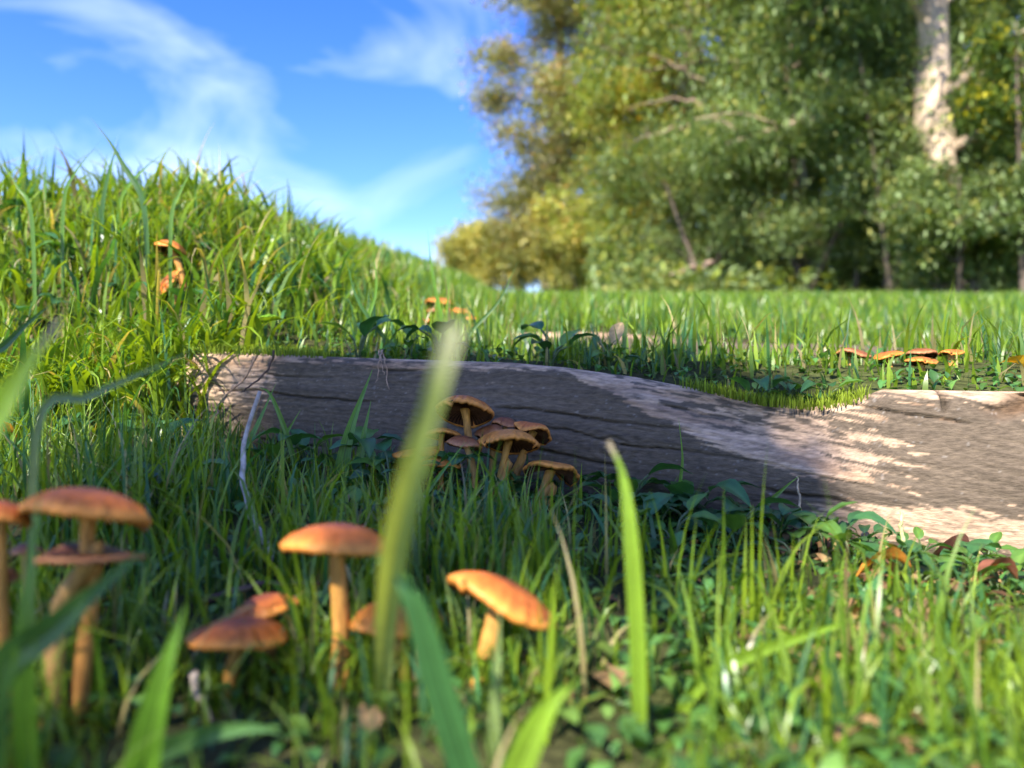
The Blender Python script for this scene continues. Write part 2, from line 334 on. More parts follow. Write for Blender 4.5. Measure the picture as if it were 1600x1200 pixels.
    cs = cs*(.55+.45*smooth((tt-.0)/.5))[:, None]+np.array([.10, .035, .01])*(1-smooth(tt/.5))[:, None]
    cs = np.vstack([np.repeat(cs, 12, 0), cs[:1], cs[-1:]]); mott = .6+.8*fbm(V[:, 0]*900, V[:, 1]*900, V[:, 2]*350, o=3, seed=5)
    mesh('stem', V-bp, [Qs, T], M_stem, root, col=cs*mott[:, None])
    return root
G1, G2, G3, G4 = 'mushrooms clustered against the timber', 'mushrooms standing in the front grass', 'mushrooms on the lawn above the timber', 'mushrooms along the second timber step'
D = .405
mushroom('tallest mushroom of the timber cluster, broad orange cap above the others', (727, 637, D+.005), 94, (742, 775), (6, -25), .22, .03, 6.5, 0, [(736, 720)], group=G1)
mushroom('flat tan capped mushroom just below the tallest cap of the timber cluster', (691, 677, D), 64, (690, 790), (3, -15), .16, .04, 5, 2, None, group=G1)
mushroom('thin flat capped mushroom sticking out beyond the cluster behind the blurred blade', (652, 705, D), 76, (648, 775), (-7, -3), .10, .05, 4, 2, None, group=G1)
mushroom('low tan mushroom with a downturned lobe beneath the flat tan cap', (689, 722, D-.006), 64, (690, 800), (9, -4), .18, .09, 5, 2, None, group=G1)
mushroom('small dark brown domed mushroom in the middle of the timber cluster', (727, 692, D-.008), 56, (742, 792), (14, -12), .28, .06, 5, 1, [(741, 740)], group=G1)
mushroom('dark folded brown mushroom cap tucked behind the bright broad cap', (765, 674, D+.008), 48, (763, 785), (-18, -12), .30, .14, 5, 1, [(770, 720)], group=G1)
mushroom('small reddish brown mushroom peeping over the folded brown cap', (790, 660, D+.016), 42, (790, 780), (4, -4), .30, .12, 4, 1, None, group=G1)
mushroom('bright orange broad mushroom with crimped rim at the front of the cluster', (795, 686, D-.008), 100, (766, 790), (3, -16), .20, .035, 6, 2, [(796, 722), (780, 755)], group=G1)
mushroom('brown cupped mushroom tilted outward behind the bright broad cap', (834, 673, D+.004), 62, (782, 790), (24, -24), .26, .10, 5.5, 0, [(818, 712), (800, 745)], group=G1)
mushroom('wavy saddle capped mushroom on a strongly curved stem', (862, 732, D-.006), 92, (812, 806), (10, -15), .14, .12, 7, 2, [(861, 760), (855, 785), (835, 801)], group=G1)
E = .212
mushroom('orange mushroom with smooth convex cap on a straight stem in front grass', (529, 842, E), 172, (532, 1050), (2, -11), .21, .015, 13, 0, None, group=G2)
mushroom('orange mushroom tipped sharply sideways on a slanting stem', (788, 930, E), 176, (738, 1110), (26, -14), .20, .03, 15, 0, None, group=G2)
mushroom('stubby domed orange mushroom partly behind a broad blurred blade', (602, 966, E), 104, (640, 1110), (6, -8), .38, .02, 10, 2, [(628, 1030)], group=G2)
mushroom('flat brown orange mushroom in front of a tilted twin', (373, 985, E-.004), 148, (342, 1130), (0, -7), .18, .02, 12, 0, [(362, 1050)], group=G2)
mushroom('tilted orange mushroom behind its flat brown orange twin', (410, 946, E+.012), 108, (432, 1070), (-14, -2), .22, .02, 9, 0, None, group=G2)
mushroom('tiny mushroom half hidden behind the straight orange mushroom stem', (508, 988, E+.03), 54, (508, 1040), (0, 0), .26, .03, 7, 1, None, group=G2)
mushroom('small round mushroom hidden behind the arching blurred blade', (684, 966, E+.03), 46, (684, 1030), (10, 0), .42, .03, 7, 0, None, group=G2)
mushroom('tiny reddish button mushroom at the foot of the slanting stem', (738, 1100, E), 52, (738, 1125), (0, 0), .35, .03, 10, 0, None, group=G2)
mushroom('broad orange brown mushroom above an upturned dark one', (140, 787, .190), 190, (118, 1100), (7, -12), .19, .035, 12, 0, [(150, 850), (132, 960)], group=G2)
mushroom('dark upturned mushroom under the broad orange brown cap', (140, 850, .186), 160, (82, 1100), (2, -6), .26, .05, 14, 1, [(92, 960)], up=.62, group=G2)
mushroom('orange mushroom cap cut by the picture edge beside the broad pair', (4, 798, .186), 90, (10, 1090), (14, -10), .26, .03, 12, 0, None, group=G2)
mushroom('small brown mushroom behind the upturned dark one', (42, 856, .205), 44, (46, 1040), (0, 0), .26, .03, 7, 1, None, group=G2)
mushroom('small dull mushroom low beside the broad pair', (-6, 898, .19), 60, (0, 1080), (0, 0), .30, .03, 9, 1, None, group=G2)
hb = hit(290, 456); print('bank hit', hb)
mushroom('lone rusty mushroom standing tall on the grassy bank', (267, 386, hb), 46, (290, 456, hb), (8, -14), .30, .05, 5, 0, [(281, 420, hb)])
mushroom('rusty mushroom with its cap turned on edge in the bank grass', (262, 441, hb-.02), 46, (280, 470, hb-.02), (-48, 25), .25, .06, 5, 0, None)
for i, (x, y, w, tn, lb) in enumerate([(688, 472, 44, 0, 'topmost rusty mushroom of the tight group on the lawn above the timber'), (683, 486, 36, 1, 'darker mushroom under the topmost cap of the lawn group'),
        (717, 488, 46, 0, 'flat orange mushroom beside the topmost cap of the lawn group'), (663, 502, 26, 0, 'small orange button mushroom at the edge of the lawn group'), (736, 498, 24, 2, 'small tan mushroom beside the flat orange one of the lawn group')]):
    hd = hit(x+3, y+30); mushroom(lb, (x, y, hd), w, (x+3, y+34), (r_ := rng.uniform(-8, 8), -6), .2, .06, 4, tn, None, group=G3)
for i, (x, y, w, tn) in enumerate([(1330, 551, 52, 1), (1388, 554, 42, 0), (1440, 550, 46, 1), (1440, 563, 44, 0), (1486, 550, 34, 0)]):
    mushroom('small rusty brown mushroom in a row before the second timber step', (x, y, min(hit(x+2, y+20), .84)), w, (x+2, y+28), (rng.uniform(-8, 8), -4), .18, .06, 5, tn, None, group=G4)

# ------------------------------------------------------------------ grass
def blades(X, Y, H, Wd, lean_dir, lean, col, seg=4, droop=.5, z=None):
    """ribbons: arrays of base x,y, height, width, lean direction (rad), lean (0..1.3), colour (n,3)"""
    n = len(X); t = np.linspace(0, 1, seg+1)[None]; Z0 = gz(X, Y)-.003 if z is None else z
    ang = lean[:, None]*(t*.55+droop*t*t); dl = H[:, None]/seg
    dx = np.sin(ang)*dl; dz = np.cos(ang)*dl
    hx = np.concatenate([np.zeros((n, 1)), np.cumsum((dx[:, 1:]+dx[:, :-1])/2, 1)], 1); hz = np.concatenate([np.zeros((n, 1)), np.cumsum((dz[:, 1:]+dz[:, :-1])/2, 1)], 1)
    cx, sx_ = np.cos(lean_dir)[:, None], np.sin(lean_dir)[:, None]
    P = np.stack([X[:, None]+hx*cx, Y[:, None]+hx*sx_, Z0[:, None]+hz], -1)
    wp = lean_dir+np.pi/2+rng.uniform(-.9, .9, n); tw = wp[:, None]+rng.uniform(-.7, .7, n)[:, None]*t
    w = Wd[:, None]*np.clip(1.0-t**2.2, .03, 1)*(.75+.5*np.sin(np.pi*np.clip(t*1.2, 0, 1)))*.5
    o = np.stack([np.cos(tw)*w, np.sin(tw)*w, 0*w], -1)
    V = np.stack([P-o, P+o], 2).reshape(-1, 3)                      # n,(seg+1),2
    b = (np.arange(n)*(seg+1)*2)[:, None]+np.arange(seg)[None]*2
    Qd = np.stack([b, b+1, b+3, b+2], -1).reshape(-1, 4)
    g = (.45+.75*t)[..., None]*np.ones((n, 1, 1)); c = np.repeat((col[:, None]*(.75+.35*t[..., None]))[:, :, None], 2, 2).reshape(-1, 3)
    return V, Qd, c
def gcol(n, lush=0.5, dry=.04):
    a = np.array([.075, .17, .015]); b = np.array([.22, .32, .02]); d_ = np.array([.40, .33, .14]); bl = np.array([.05, .14, .045])
    k = np.clip(rng.normal(lush, .3, n), 0, 1)[:, None]; c = a*(1-k)+b*k; q = (rng.random(n) < .2)[:, None]; c = np.where(q, bl*(.8+.6*k), c)
    return np.where((rng.random(n) < dry)[:, None], d_*rng.uniform(.6, 1.1, (n, 1)), c)*rng.uniform(.75, 1.2, (n, 1))
def scatter(n, x0, x1, y0, y1, dens, inview=True):
    X = rng.uniform(x0, x1, n); Y = rng.uniform(y0, y1, n)
    k = rng.random(n) < dens(X, Y)
    if inview: k &= np.abs(X) < Y*.75+.10
    return X[k], Y[k]
def sdist(x, y): return (y-yline(np.clip(x, -.5, .5)))*CA
J = Join()
# front lawn between camera and timber
def dfront(x, y):
    s = sdist(x, y); cl = fbm(x*28, y*28, seed=77); right = smooth((x-.03-(y-.2)*.45)/.06)
    return (s < -.012)*np.clip((cl-.32)*3.2, .06, 1)*(1-.60*right*smooth((y-.22)/.06))*(1-.82*smooth((s+.135)/.04)*smooth((x-.035)/.03))*(1-.6*smooth((s+.07)/.03)*smooth((x+.09)/.03))
X, Y = scatter(46000, -.36, .36, .115, .50, dfront); n = len(X)
H = rng.gamma(5, .0064, n)*np.interp(Y, [.115, .15, .22, .30], [.45, .65, .85, 1.0]); H = np.clip(H, .010, .062)*(1-.5*smooth((sdist(X, Y)+.17)/.10)*smooth((X+.19)/.05))*(.6+.8*fbm(X*16, Y*16, seed=70))*(1-.5*smooth((X-.09)/.06)*smooth((sdist(X, Y)+.12)/.06))*np.where(rng.random(len(X)) < .25, .5, 1)
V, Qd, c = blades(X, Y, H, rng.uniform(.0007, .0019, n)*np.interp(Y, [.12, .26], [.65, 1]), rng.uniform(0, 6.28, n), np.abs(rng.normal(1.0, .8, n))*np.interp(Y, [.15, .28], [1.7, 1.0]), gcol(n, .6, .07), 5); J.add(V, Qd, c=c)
tag(J.build('lawn_grass', M_grass), 'green lawn grass growing in front of the dark timber step', 'grass', kind='stuff')
# bank
J = Join()
BM = at(284, 456, hb)                       # the bank mushrooms stand in a small clearing
def dbank(x, y):
    tt_ = np.clip((BM.y-y)/.09, 0, 1); clear = np.hypot(x-(BM.x*(y/BM.y)), np.where(y > BM.y, (y-BM.y)*1.5, np.maximum(0, BM.y-.10-y))) < .017
    s = sdist(x, y); e = smooth((-.10-x-.10*smooth((.62-y)/.1))/.10)
    return (s > -.07)*~clear*e*np.clip((fbm(x*17, y*17, seed=31)-.25)*3.5, .3, 1)
X, Y = scatter(85000, -.95, -.05, .40, 1.35, dbank); n = len(X)
tuft = fbm(X*13, Y*13, seed=41)
H = rng.gamma(4, .0070, n)*(.3+1.2*tuft); H = np.clip(H, .010, .085)*np.interp(X, [-.3, -.12], [1, .6])
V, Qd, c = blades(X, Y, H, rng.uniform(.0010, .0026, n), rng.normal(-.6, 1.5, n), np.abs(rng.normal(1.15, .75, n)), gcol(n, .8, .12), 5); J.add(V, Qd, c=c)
X, Y = scatter(26000, -2.6, -.05, 1.35, 6.0, lambda x, y: smooth((-.05-x)/.3)); n = len(X)
V, Qd, c = blades(X, Y, rng.uniform(.02, .07, n), rng.uniform(.003, .006, n), rng.uniform(0, 6.28, n), np.abs(rng.normal(.5, .35, n)), gcol(n, .55), 3); J.add(V, Qd, c=c)
X, Y = scatter(5200, -.95, -.12, .42, 1.1, dbank); n = len(X)
V, Qd, c = blades(X, Y, rng.uniform(.04, .10, n)*(.5+fbm(X*7, Y*7, seed=42)), rng.uniform(.0028, .0046, n), rng.uniform(0, 6.28, n), np.abs(rng.normal(1.6, .6, n)), gcol(n, .7, .10), 7, .8); J.add(V, Qd, c=c)
# overhanging tussock where the bank meets the timber
for (tx, ty, nn) in [(-.285, .505, 150), (-.235, .515, 170), (-.325, .50, 130), (-.21, .53, 120), (-.36, .48, 110), (-.27, .47, 110), (-.40, .52, 110), (-.24, .475, 90)]:
    X = tx+rng.normal(0, .016, nn); Y = ty+rng.normal(0, .014, nn)
    V, Qd, c = blades(X, Y, rng.uniform(.035, .10, nn), rng.uniform(.0020, .0046, nn), rng.normal(-1.0, 1.0, nn), np.abs(rng.normal(1.5, .6, nn)), gcol(nn, .8, .06), 6, .8); J.add(V, Qd, c=c)
tag(J.build('bank_grass', M_grass), 'lush sunlit grass covering the raised bank beside the path', 'grass', kind='stuff')
# lawn above the timber and the far meadow
J = Join()
X, Y = scatter(40000, -.30, 1.0, .40, 1.3, lambda x, y: (sdist(x, y) > .022)*np.clip((fbm(x*20, y*20, seed=51)-.28)*2.6, .12, 1)*smooth((sdist(x, y)-.012)/.03)); n = len(X)
H = np.clip(rng.gamma(5, .0060, n), .008, .065)*(.55+.45*smooth((sdist(X, Y)-.03)/.12))*(.7+.6*fbm(X*9, Y*9, seed=52))*(1-.38*smooth((Y-.55)/.1)*(1-smooth((Y-.85+.1*X)/.02))*smooth((X-.02)/.1))
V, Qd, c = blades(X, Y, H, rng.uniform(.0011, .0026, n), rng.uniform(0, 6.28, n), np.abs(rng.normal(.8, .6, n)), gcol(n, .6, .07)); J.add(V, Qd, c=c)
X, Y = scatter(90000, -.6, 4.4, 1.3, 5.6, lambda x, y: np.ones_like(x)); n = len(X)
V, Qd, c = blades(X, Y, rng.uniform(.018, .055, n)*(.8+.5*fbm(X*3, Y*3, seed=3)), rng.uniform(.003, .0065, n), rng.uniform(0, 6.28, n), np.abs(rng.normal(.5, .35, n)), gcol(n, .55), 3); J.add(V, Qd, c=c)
tag(J.build('meadow_grass', M_grass), 'mown grass on the lawn behind the timber steps up to the trees', 'grass', kind='stuff')

# single blades that stand out
def blade(label, pts, width, col, group=None, fold=.25, wdir=None, tipw=.04, n=18, tipc=None):
    """pts = [(px,py,depth)...] root to tip, width in photo pixels at the widest"""
    P = [np.array(at(*p)) for p in pts]; g = float(gz(P[0][0], P[0][1]))
    if P[0][2] > g+.001: P.insert(0, np.array([P[0][0]+(P[0][0]-P[1][0])*.2, P[0][1]+.002, g-.003]))
    C = spline(P, n); t = np.linspace(0, 1, n); d = np.mean([p[2] for p in pts]); w = width*d/F/2*np.clip(1-t**3, tipw, 1)*(.62+.38*np.sin(np.pi*np.clip(t*1.15+.08, 0, 1)))
    T = np.gradient(C, axis=0); T /= np.linalg.norm(T, axis=1)[:, None]
    side = np.cross(T, np.array([0, -1.0, 0]) if wdir is None else np.array(wdir)); side /= np.linalg.norm(side, axis=1)[:, None]+1e-9; nr = np.cross(side, T)
    off = np.linspace(-1, 1, 11); V = C[:, None]+side[:, None]*(w[:, None]*off)[..., None]+nr[:, None]*(w[:, None]*fold*np.abs(off))[..., None]
    V = V+nr[:, None]*.0004
    i = np.arange(n*11).reshape(n, 11); Qd = np.stack([i[:-1, :-1], i[:-1, 1:], i[1:, 1:], i[1:, :-1]], -1).reshape(-1, 4)
    rib = 1+.16*np.where(np.arange(11) % 2 == 0, 1, -1)-.35*(np.abs(off) < .1); cc = np.asarray(col)[None, None]*rib[None, :, None]*(.8+.3*t)[:, None, None]
    cc = cc*(.8+.4*fbm(t*9+pts[0][0], np.zeros(n), seed=3))[:, None, None]
    if tipc is not None: q_ = smooth((t-.82)/.12)[:, None, None]; cc = cc*(1-q_)+np.asarray(tipc)[None, None]*q_
    o = P[0]; ob = mesh('grass_blade', V.reshape(-1, 3)-o, Qd, M_grass, col=cc.reshape(-1, 3)); ob.location = o
    return tag(ob, label, 'grass blade', group)
LG, MG, DG, PG = (.22, .36, .03), (.12, .26, .02), (.06, .15, .03), (.38, .42, .22)
blade('broad blurred pale grass blade rising across the mushroom cluster and the timber', [(598, 1120, .205), (604, 980, .170), (618, 860, .132), (645, 740, .106), (680, 620, .093), (713, 503, .088)], 46, (.42, .50, .16), tipw=.7, tipc=(.55, .55, .34))
blade('broad dark blurred grass blade arching in front of the stubby domed mushroom', [(735, 1230, .150), (690, 1080, .145), (655, 960, .142), (622, 895, .142), (585, 868, .145)], 54, (.06, .17, .05))
blade('upright bright blurred blade with a browned cut tip before the timber', [(1000, 1190, .180), (995, 1000, .180), (985, 840, .180), (972, 740, .181), (950, 690, .182)], 27, LG, tipw=.45, tipc=(.42, .34, .22))
blade('short wide dark green blade between two front mushroom groups', [(225, 1200, .150), (255, 1060, .150), (292, 945, .152)], 58, MG)
blade('long blurred blade leaning in front of the upturned dark mushroom stem', [(0, 1060, .150), (80, 985, .150), (160, 915, .152), (235, 855, .155)], 52, DG)
blade('upright blurred blade in front of the broad mushroom pair', [(45, 1150, .150), (42, 1010, .150), (50, 890, .152), (64, 770, .156)], 40, MG)
blade('wide blurred blade with a withered grey tip by the bank', [(-60, 760, .130), (-10, 660, .130), (40, 580, .130), (95, 500, .131)], 60, LG, tipw=.3, tipc=(.34, .26, .18))
blade('slender dark blade leaning over the blurred withered blade', [(-40, 590, .30), (10, 540, .30), (45, 505, .30), (84, 473, .30)], 16, DG)
blade('long pale blurred blade lying slanted before the bank', [(60, 670, .20), (140, 620, .20), (230, 580, .20), (312, 545, .20)], 15, (.16, .24, .10))
blade('bright blurred blade bending outward below the slanting mushroom', [(800, 1230, .150), (835, 1140, .150), (868, 1090, .150), (905, 1060, .152)], 50, LG)
blade('bright blurred arching blade over the sunlit ground cover', [(1040, 1150, .20), (1100, 1060, .20), (1190, 1015, .20), (1280, 985, .20), (1335, 965, .20)], 24, LG)
blade('long blurred stalk in front of the slanting mushroom stem', [(770, 1190, .170), (776, 1060, .170), (782, 940, .172)], 24, (.22, .30, .10))
blade('pale arched blade low in the front grass', [(230, 1190, .16), (310, 1150, .16), (400, 1135, .16), (450, 1150, .16)], 36, (.10, .22, .06))
blade('broad upright green blade standing against the timber', [(522, 815, .40), (530, 760, .40), (548, 670, .402), (582, 578, .405)], 26, (.09, .22, .02))
blade('shorter broad green blade paired with the tall one against the timber', [(552, 815, .398), (557, 760, .398), (567, 690, .40), (580, 626, .402)], 17, (.08, .20, .02))
blade('thin curved green blade crossing the mushroom cluster stems', [(600, 850, .36), (640, 805, .36), (685, 745, .362), (726, 692, .365)], 11, (.11, .25, .03))
blade('thin upright blade before the bright orange broad mushroom stem', [(790, 850, .37), (792, 790, .37), (794, 728, .372)], 6, MG)
for p, w, lb in [([(225, 320, .62), (195, 262, .62), (172, 222, .62), (142, 184, .62)], 9, 'tallest dark blade curving above the bank skyline'), ([(70, 330, .7), (71, 280, .7), (75, 231, .7)], 7, 'straight upright blade on the bank skyline'),
        ([(50, 340, .6), (28, 292, .6), (0, 250, .6)], 7, 'blade bending away over the bank crest'), ([(160, 330, .65), (172, 265, .65), (188, 216, .65)], 8, 'upright blade crossing the tallest dark blade'),
        ([(190, 310, .7), (225, 265, .7), (264, 234, .7)], 6, 'slanting thin blade on the bank skyline'), ([(268, 345, .6), (282, 300, .6), (307, 253, .6)], 7, 'tapering blade above the rusty bank mushroom'),
        ([(355, 312, .9), (338, 280, .9), (316, 254, .9)], 8, 'dark blade tip near the descending bank crest'), ([(100, 320, .62), (118, 270, .62), (158, 220, .62)], 6, 'pale glinting blade on the bank skyline'),
        ([(690, 500, .62), (676, 430, .62), (668, 360, .62)], 7, 'thin upright blade above the lawn mushroom group'), ([(735, 520, .6), (780, 470, .6), (808, 410, .6)], 6, 'dark slanting blade on the lawn beside the mushroom group'),
        ([(575, 500, .58), (588, 450, .58), (581, 372, .58)], 6, 'tall thin blade at the bank foot above the timber'), ([(610, 540, .55), (560, 470, .55), (540, 400, .55)], 8, 'dark leaning blade at the bank foot above the timber'),
        ([(1480, 560, .7), (1478, 500, .7), (1492, 470, .7)], 7, 'bright upright blade beside the second timber step'), ([(1505, 545, .72), (1500, 500, .72), (1476, 470, .72)], 6, 'curled pale blade tip beside the second timber step'),
        ([(1062, 760, .39), (1066, 715, .39), (1060, 652, .39)], 6, 'thin blade upright against the pale band of the timber'), ([(1190, 800, .37), (1222, 765, .37), (1250, 742, .37)], 9, 'short slanting blade before the lower timber'),
        ([(395, 760, .42), (440, 690, .42), (470, 640, .42)], 8, 'slanting blade before the shaded timber end'), ([(470, 790, .4), (455, 700, .4), (425, 620, .4), (405, 605, .4)], 9, 'curving blade before the timber beside the grey twig'),
        ([(330, 800, .40), (390, 690, .41), (432, 598, .42)], 11, 'long sloping blade at the timber end')]:
    blade(lb, p, w, DG if 'dark' in lb else MG if 'thin' in lb else (.11, .23, .03))

# ------------------------------------------------------------------ leafy plants
def leafgrid(Ln, Wd, nl=9, nw=5, curl=.3, fold=.25, lobes=0, teeth=0, tip=1.0, seed=0):
    t = np.linspace(0, 1, nl)[:, None]; o = np.linspace(-1, 1, nw)[None]
    sh = np.sin(np.pi*np.clip(t, 0, 1)**.8)**.75*np.ones_like(o)
    if teeth: sh = sh*(1-.24*(np.arange(nl)[:, None] % 2)*(t < .97))
    x = Wd/2*sh*o; y = Ln*(t*np.ones_like(o)+.10*np.abs(o)*(teeth > 0)*(1-t)); z = Ln*(curl*(t-.0)*(1-t)*1.6-curl*.7*t*t)+Wd*fold*np.abs(o)*sh+Wd*.03*np.sin(t*17+seed)*np.abs(o)
    i = np.arange(nl*nw).reshape(nl, nw); Qd = np.stack([i[:-1, :-1], i[:-1, 1:], i[1:, 1:], i[1:, :-1]], -1).reshape(-1, 4)
    rib = 1+.30*np.exp(-(o/.18)**2)*np.ones_like(t)-.12*np.abs(np.sin(t*18+np.abs(o)*4))
    return np.stack([x, y*np.ones_like(x), z], -1).reshape(-1, 3), Qd, rib.reshape(-1, 1)
def frame(V, yaw, pitch, roll, loc):
    M = np.array(Matrix.Rotation(yaw, 3, 'Z') @ Matrix.Rotation(pitch, 3, 'X') @ Matrix.Rotation(roll, 3, 'Y')); return V @ M.T + np.asarray(loc)
def plant(name, kind, seed):
    r = np.random.default_rng(seed); root = empty(name, (0, 0, 0)); Js = Join()
    for q in range(r.integers(4, 7) if kind == 'oval' else r.integers(3, 5)):
        yaw = q*2.4+r.uniform(-.4, .4); h = r.uniform(.006, .020); rad = r.uniform(.004, .014); tipp = np.array([-math.sin(yaw)*rad, math.cos(yaw)*rad, h])
        P = spline([(0, 0, -.004), tipp*np.array([.4, .4, .7]), tipp], 6); V, Qs, T = tube(P, .0006, 5); Js.add(V, Qs, T, c=(.10, .14, .05))
        g = np.array([.040, .115, .035])*r.uniform(.75, 1.35) if r.random() < .8 else np.array([.09, .19, .03])
        if kind == 'oval':
            Ln = r.uniform(.012, .021); V, Qd, rib = leafgrid(Ln, Ln*r.uniform(.5, .68), 9, 5, r.uniform(.1, .45), .16, seed=q)
            mesh('leaf', frame(V, yaw, r.uniform(-.1, .7), r.uniform(-.3, .3), tipp), Qd, M_leaf, root, col=g*rib)
        else:
            Jl = Join()
            for a in (-1.05, 0, 1.05):
                Ln = r.uniform(.011, .016); V, Qd, rib = leafgrid(Ln, Ln*.85, 13, 5, .25, .12, teeth=1, seed=q)
                Jl.add(frame(V, a, .05, 0, (0, 0, 0)), Qd, c=g*rib)
            V = np.concatenate(Jl.V); Jl.V = [frame(V, yaw, r.uniform(-.15, .45), r.uniform(-.3, .3), tipp)]
            Jl.build('leaf', M_leaf, root)
    Js.build('stalk', M_leaf, root); return root
protos = [plant('oval_leaf_plant', 'oval', 100+i) for i in range(4)]+[plant('lobed_leaf_plant', 'lobed', 200+i) for i in range(4)]
spots = []
def pspot(px, py, d): p = at(px, py, d); spots.append((p.x, p.y))
for px, py, d, k in [(590, 750, .41, 0), (610, 790, .39, 0), (665, 800, .385, 0), (700, 790, .40, 4), (745, 800, .395, 4), (790, 800, .40, 5), (830, 790, .41, 5), (955, 752, .415, 6), (985, 765, .40, 0),
        (1000, 800, .385, 5), (1040, 790, .39, 4), (1080, 770, .39, 1), (1030, 830, .37, 6), (1080, 830, .37, 5), (1120, 815, .38, 4), (1110, 860, .36, 7), (1160, 850, .365, 4), (1200, 850, .365, 5), (1270, 830, .37, 6), (1285, 860, .36, 7),
        (1150, 900, .345, 0), (1210, 890, .35, 1), (1330, 860, .36, 2), (1350, 840, .37, 1), (1440, 860, .35, 3), (1460, 900, .34, 2), (1520, 900, .335, 1), (1400, 960, .315, 0), (1430, 990, .305, 3), (1330, 990, .31, 2), (1500, 960, .31, 0), (1560, 1000, .30, 2), (1250, 950, .325, 3), (1540, 880, .345, 3), (1580, 940, .325, 0), (1290, 930, .33, 1),
        (440, 780, .41, 0), (480, 770, .42, 1), (250, 880, .33, 0), (240, 720, .42, 1), (150, 690, .44, 2), (60, 700, .43, 6), (290, 690, .45, 3), (180, 610, .47, 3), (540, 770, .41, 2), (640, 870, .34, 4), (720, 880, .34, 5), (1000, 870, .345, 1), (640, 770, .40, 1), (270, 850, .35, 2), (560, 900, .32, 3), (1050, 900, .335, 3),
        (1180, 632, .425, 1), (1290, 640, .415, 2), (1240, 625, .43, 0), (690, 535, .50, 2), (560, 530, .52, 1), (860, 555, .49, 0), (950, 565, .48, 3), (640, 535, .51, 3)]+[(px_, py_, hit(px_, py_), k_) for px_, py_, k_ in [(60, 345, 5), (40, 360, 6), (110, 420, 0), (330, 420, 1), (420, 490, 0), (60, 470, 2), (210, 430, 3), (380, 455, 6), (300, 500, 1), (130, 500, 4), (30, 540, 0), (460, 470, 5)]]:
    p = at(px, py, d); pr = protos[k]; o = copy_tree(pr); o.location = (p.x, p.y, float(gz(p.x, p.y))+.0005); o.rotation_euler.z = rng.uniform(0, 6.28); s_ = rng.uniform(.75, 1.2)*(.72 if p.x > .14 and p.y > .3 else 1); o.scale = (s_, s_, s_)
    behind = sdist(p.x, p.y) > .0
    if p.x < -.09 and p.y > .5 and sdist(p.x, p.y) > .03: tag(o, 'small leafy weed growing among the grass of the bank', 'weed', 'weeds on the bank'); o.scale = (s_*1.2,)*3
    elif behind: tag(o, 'small weed on the soil behind the timber edge', 'weed', 'weeds behind the timber edge')
    else:
        lm = min([(770, 790, 'at the foot of the timber mushroom cluster'), (590, 780, 'beside the paired broad blades against the timber'), (440, 780, 'beside the bent grey dry stalk'), (170, 700, 'in the grass below the bank tussock'), (1050, 805, 'below the pale band of the timber'), (1180, 870, 'in the shaded hollow before the timber'),
                  (1330, 850, 'by the pale dry stalk at the timber foot'), (1460, 880, 'by the dark crumpled leaf at the timber foot'), (1400, 960, 'on sunlit litter beside the curled orange leaf'), (620, 890, 'behind the front mushrooms'), (1540, 950, 'beside the shrivelled reddish leaf')], key=lambda q: (q[0]-px)**2+(q[1]-py)**2)[2]
        kd = 'oval leaved weed' if k < 4 else 'toothed three part leaved weed'
        tag(o, kd+' growing low '+lm, 'weed', kd+'s '+lm)
for pr in protos:
    for ch in list(pr.children): bpy.data.objects.remove(ch)
    bpy.data.objects.remove(pr)
# carpet of tiny leaves and moss
def carpet(name, label, n, x0, x1, y0, y1, dens, Ls, colf, m, hmax):
    X, Y = scatter(n, x0, x1, y0, y1, dens); n = len(X); V0, Q0, rib = leafgrid(1, .6, 4, 3, .3, .15)
    yaw = rng.uniform(0, 6.28, n); pit = rng.normal(.25, .4, n); Ln = rng.uniform(*Ls, n); c_, s_ = np.cos(yaw), np.sin(yaw); cp, sp = np.cos(pit), np.sin(pit)
    v = V0[None]*Ln[:, None, None]; y2 = v[..., 1]*cp[:, None]-v[..., 2]*sp[:, None]; z2_ = v[..., 1]*sp[:, None]+v[..., 2]*cp[:, None]
    P = np.stack([X[:, None]+v[..., 0]*c_[:, None]-y2*s_[:, None], Y[:, None]+v[..., 0]*s_[:, None]+y2*c_[:, None], gz(X, Y)[:, None]+rng.uniform(0, hmax, n)[:, None]+z2_], -1)
    Qd = (np.arange(n)*len(V0))[:, None, None]+Q0[None]
    cc = colf(n)[:, None]*rib[None]
    return tag(mesh(name, P.reshape(-1, 3), Qd.reshape(-1, 4), m, col=cc.reshape(-1, 3)), label, 'ground cover', kind='stuff')
def gcv(n): return np.array([.05, .13, .03])*rng.uniform(.6, 1.7, (n, 1))+rng.random((n, 1))**3*np.array([.07, .06, .0])
def dcv(n): k = rng.random((n, 1)); return (np.array([.20, .10, .05])*(1-k)+np.array([.38, .24, .11])*k)*rng.uniform(.5, 1.2, (n, 1))
carpet('ground_cover', 'tiny green leaves carpeting the soil before the timber', 9000, -.36, .36, .15, .45, lambda x, y: (sdist(x, y) < -.006)*np.clip((fbm(x*25, y*25, seed=61)-.3)*3, .1, 1)*(.35+.65*smooth((x+.02)/.1)), (.004, .011), gcv, M_leaf, .008)
carpet('ground_cover', 'tiny green leaves carpeting the soil behind the timber edge', 16000, -.5, .75, .38, .95, lambda x, y: (sdist(x, y) > .004)*np.interp(sdist(x, y), [.0, .08, .3], [1, .7, .3]), (.003, .009), gcv, M_leaf, .007)
carpet('leaf_litter', 'brown crumbled leaf litter lying on the soil before the timber', 5200, -.3, .36, .15, .45, lambda x, y: (sdist(x, y) < -.008)*(.15+.85*smooth((x-.04)/.1))*np.clip((fbm(x*30, y*30, seed=62)-.4)*4, 0, 1), (.004, .012), dcv, M_dead, .006)
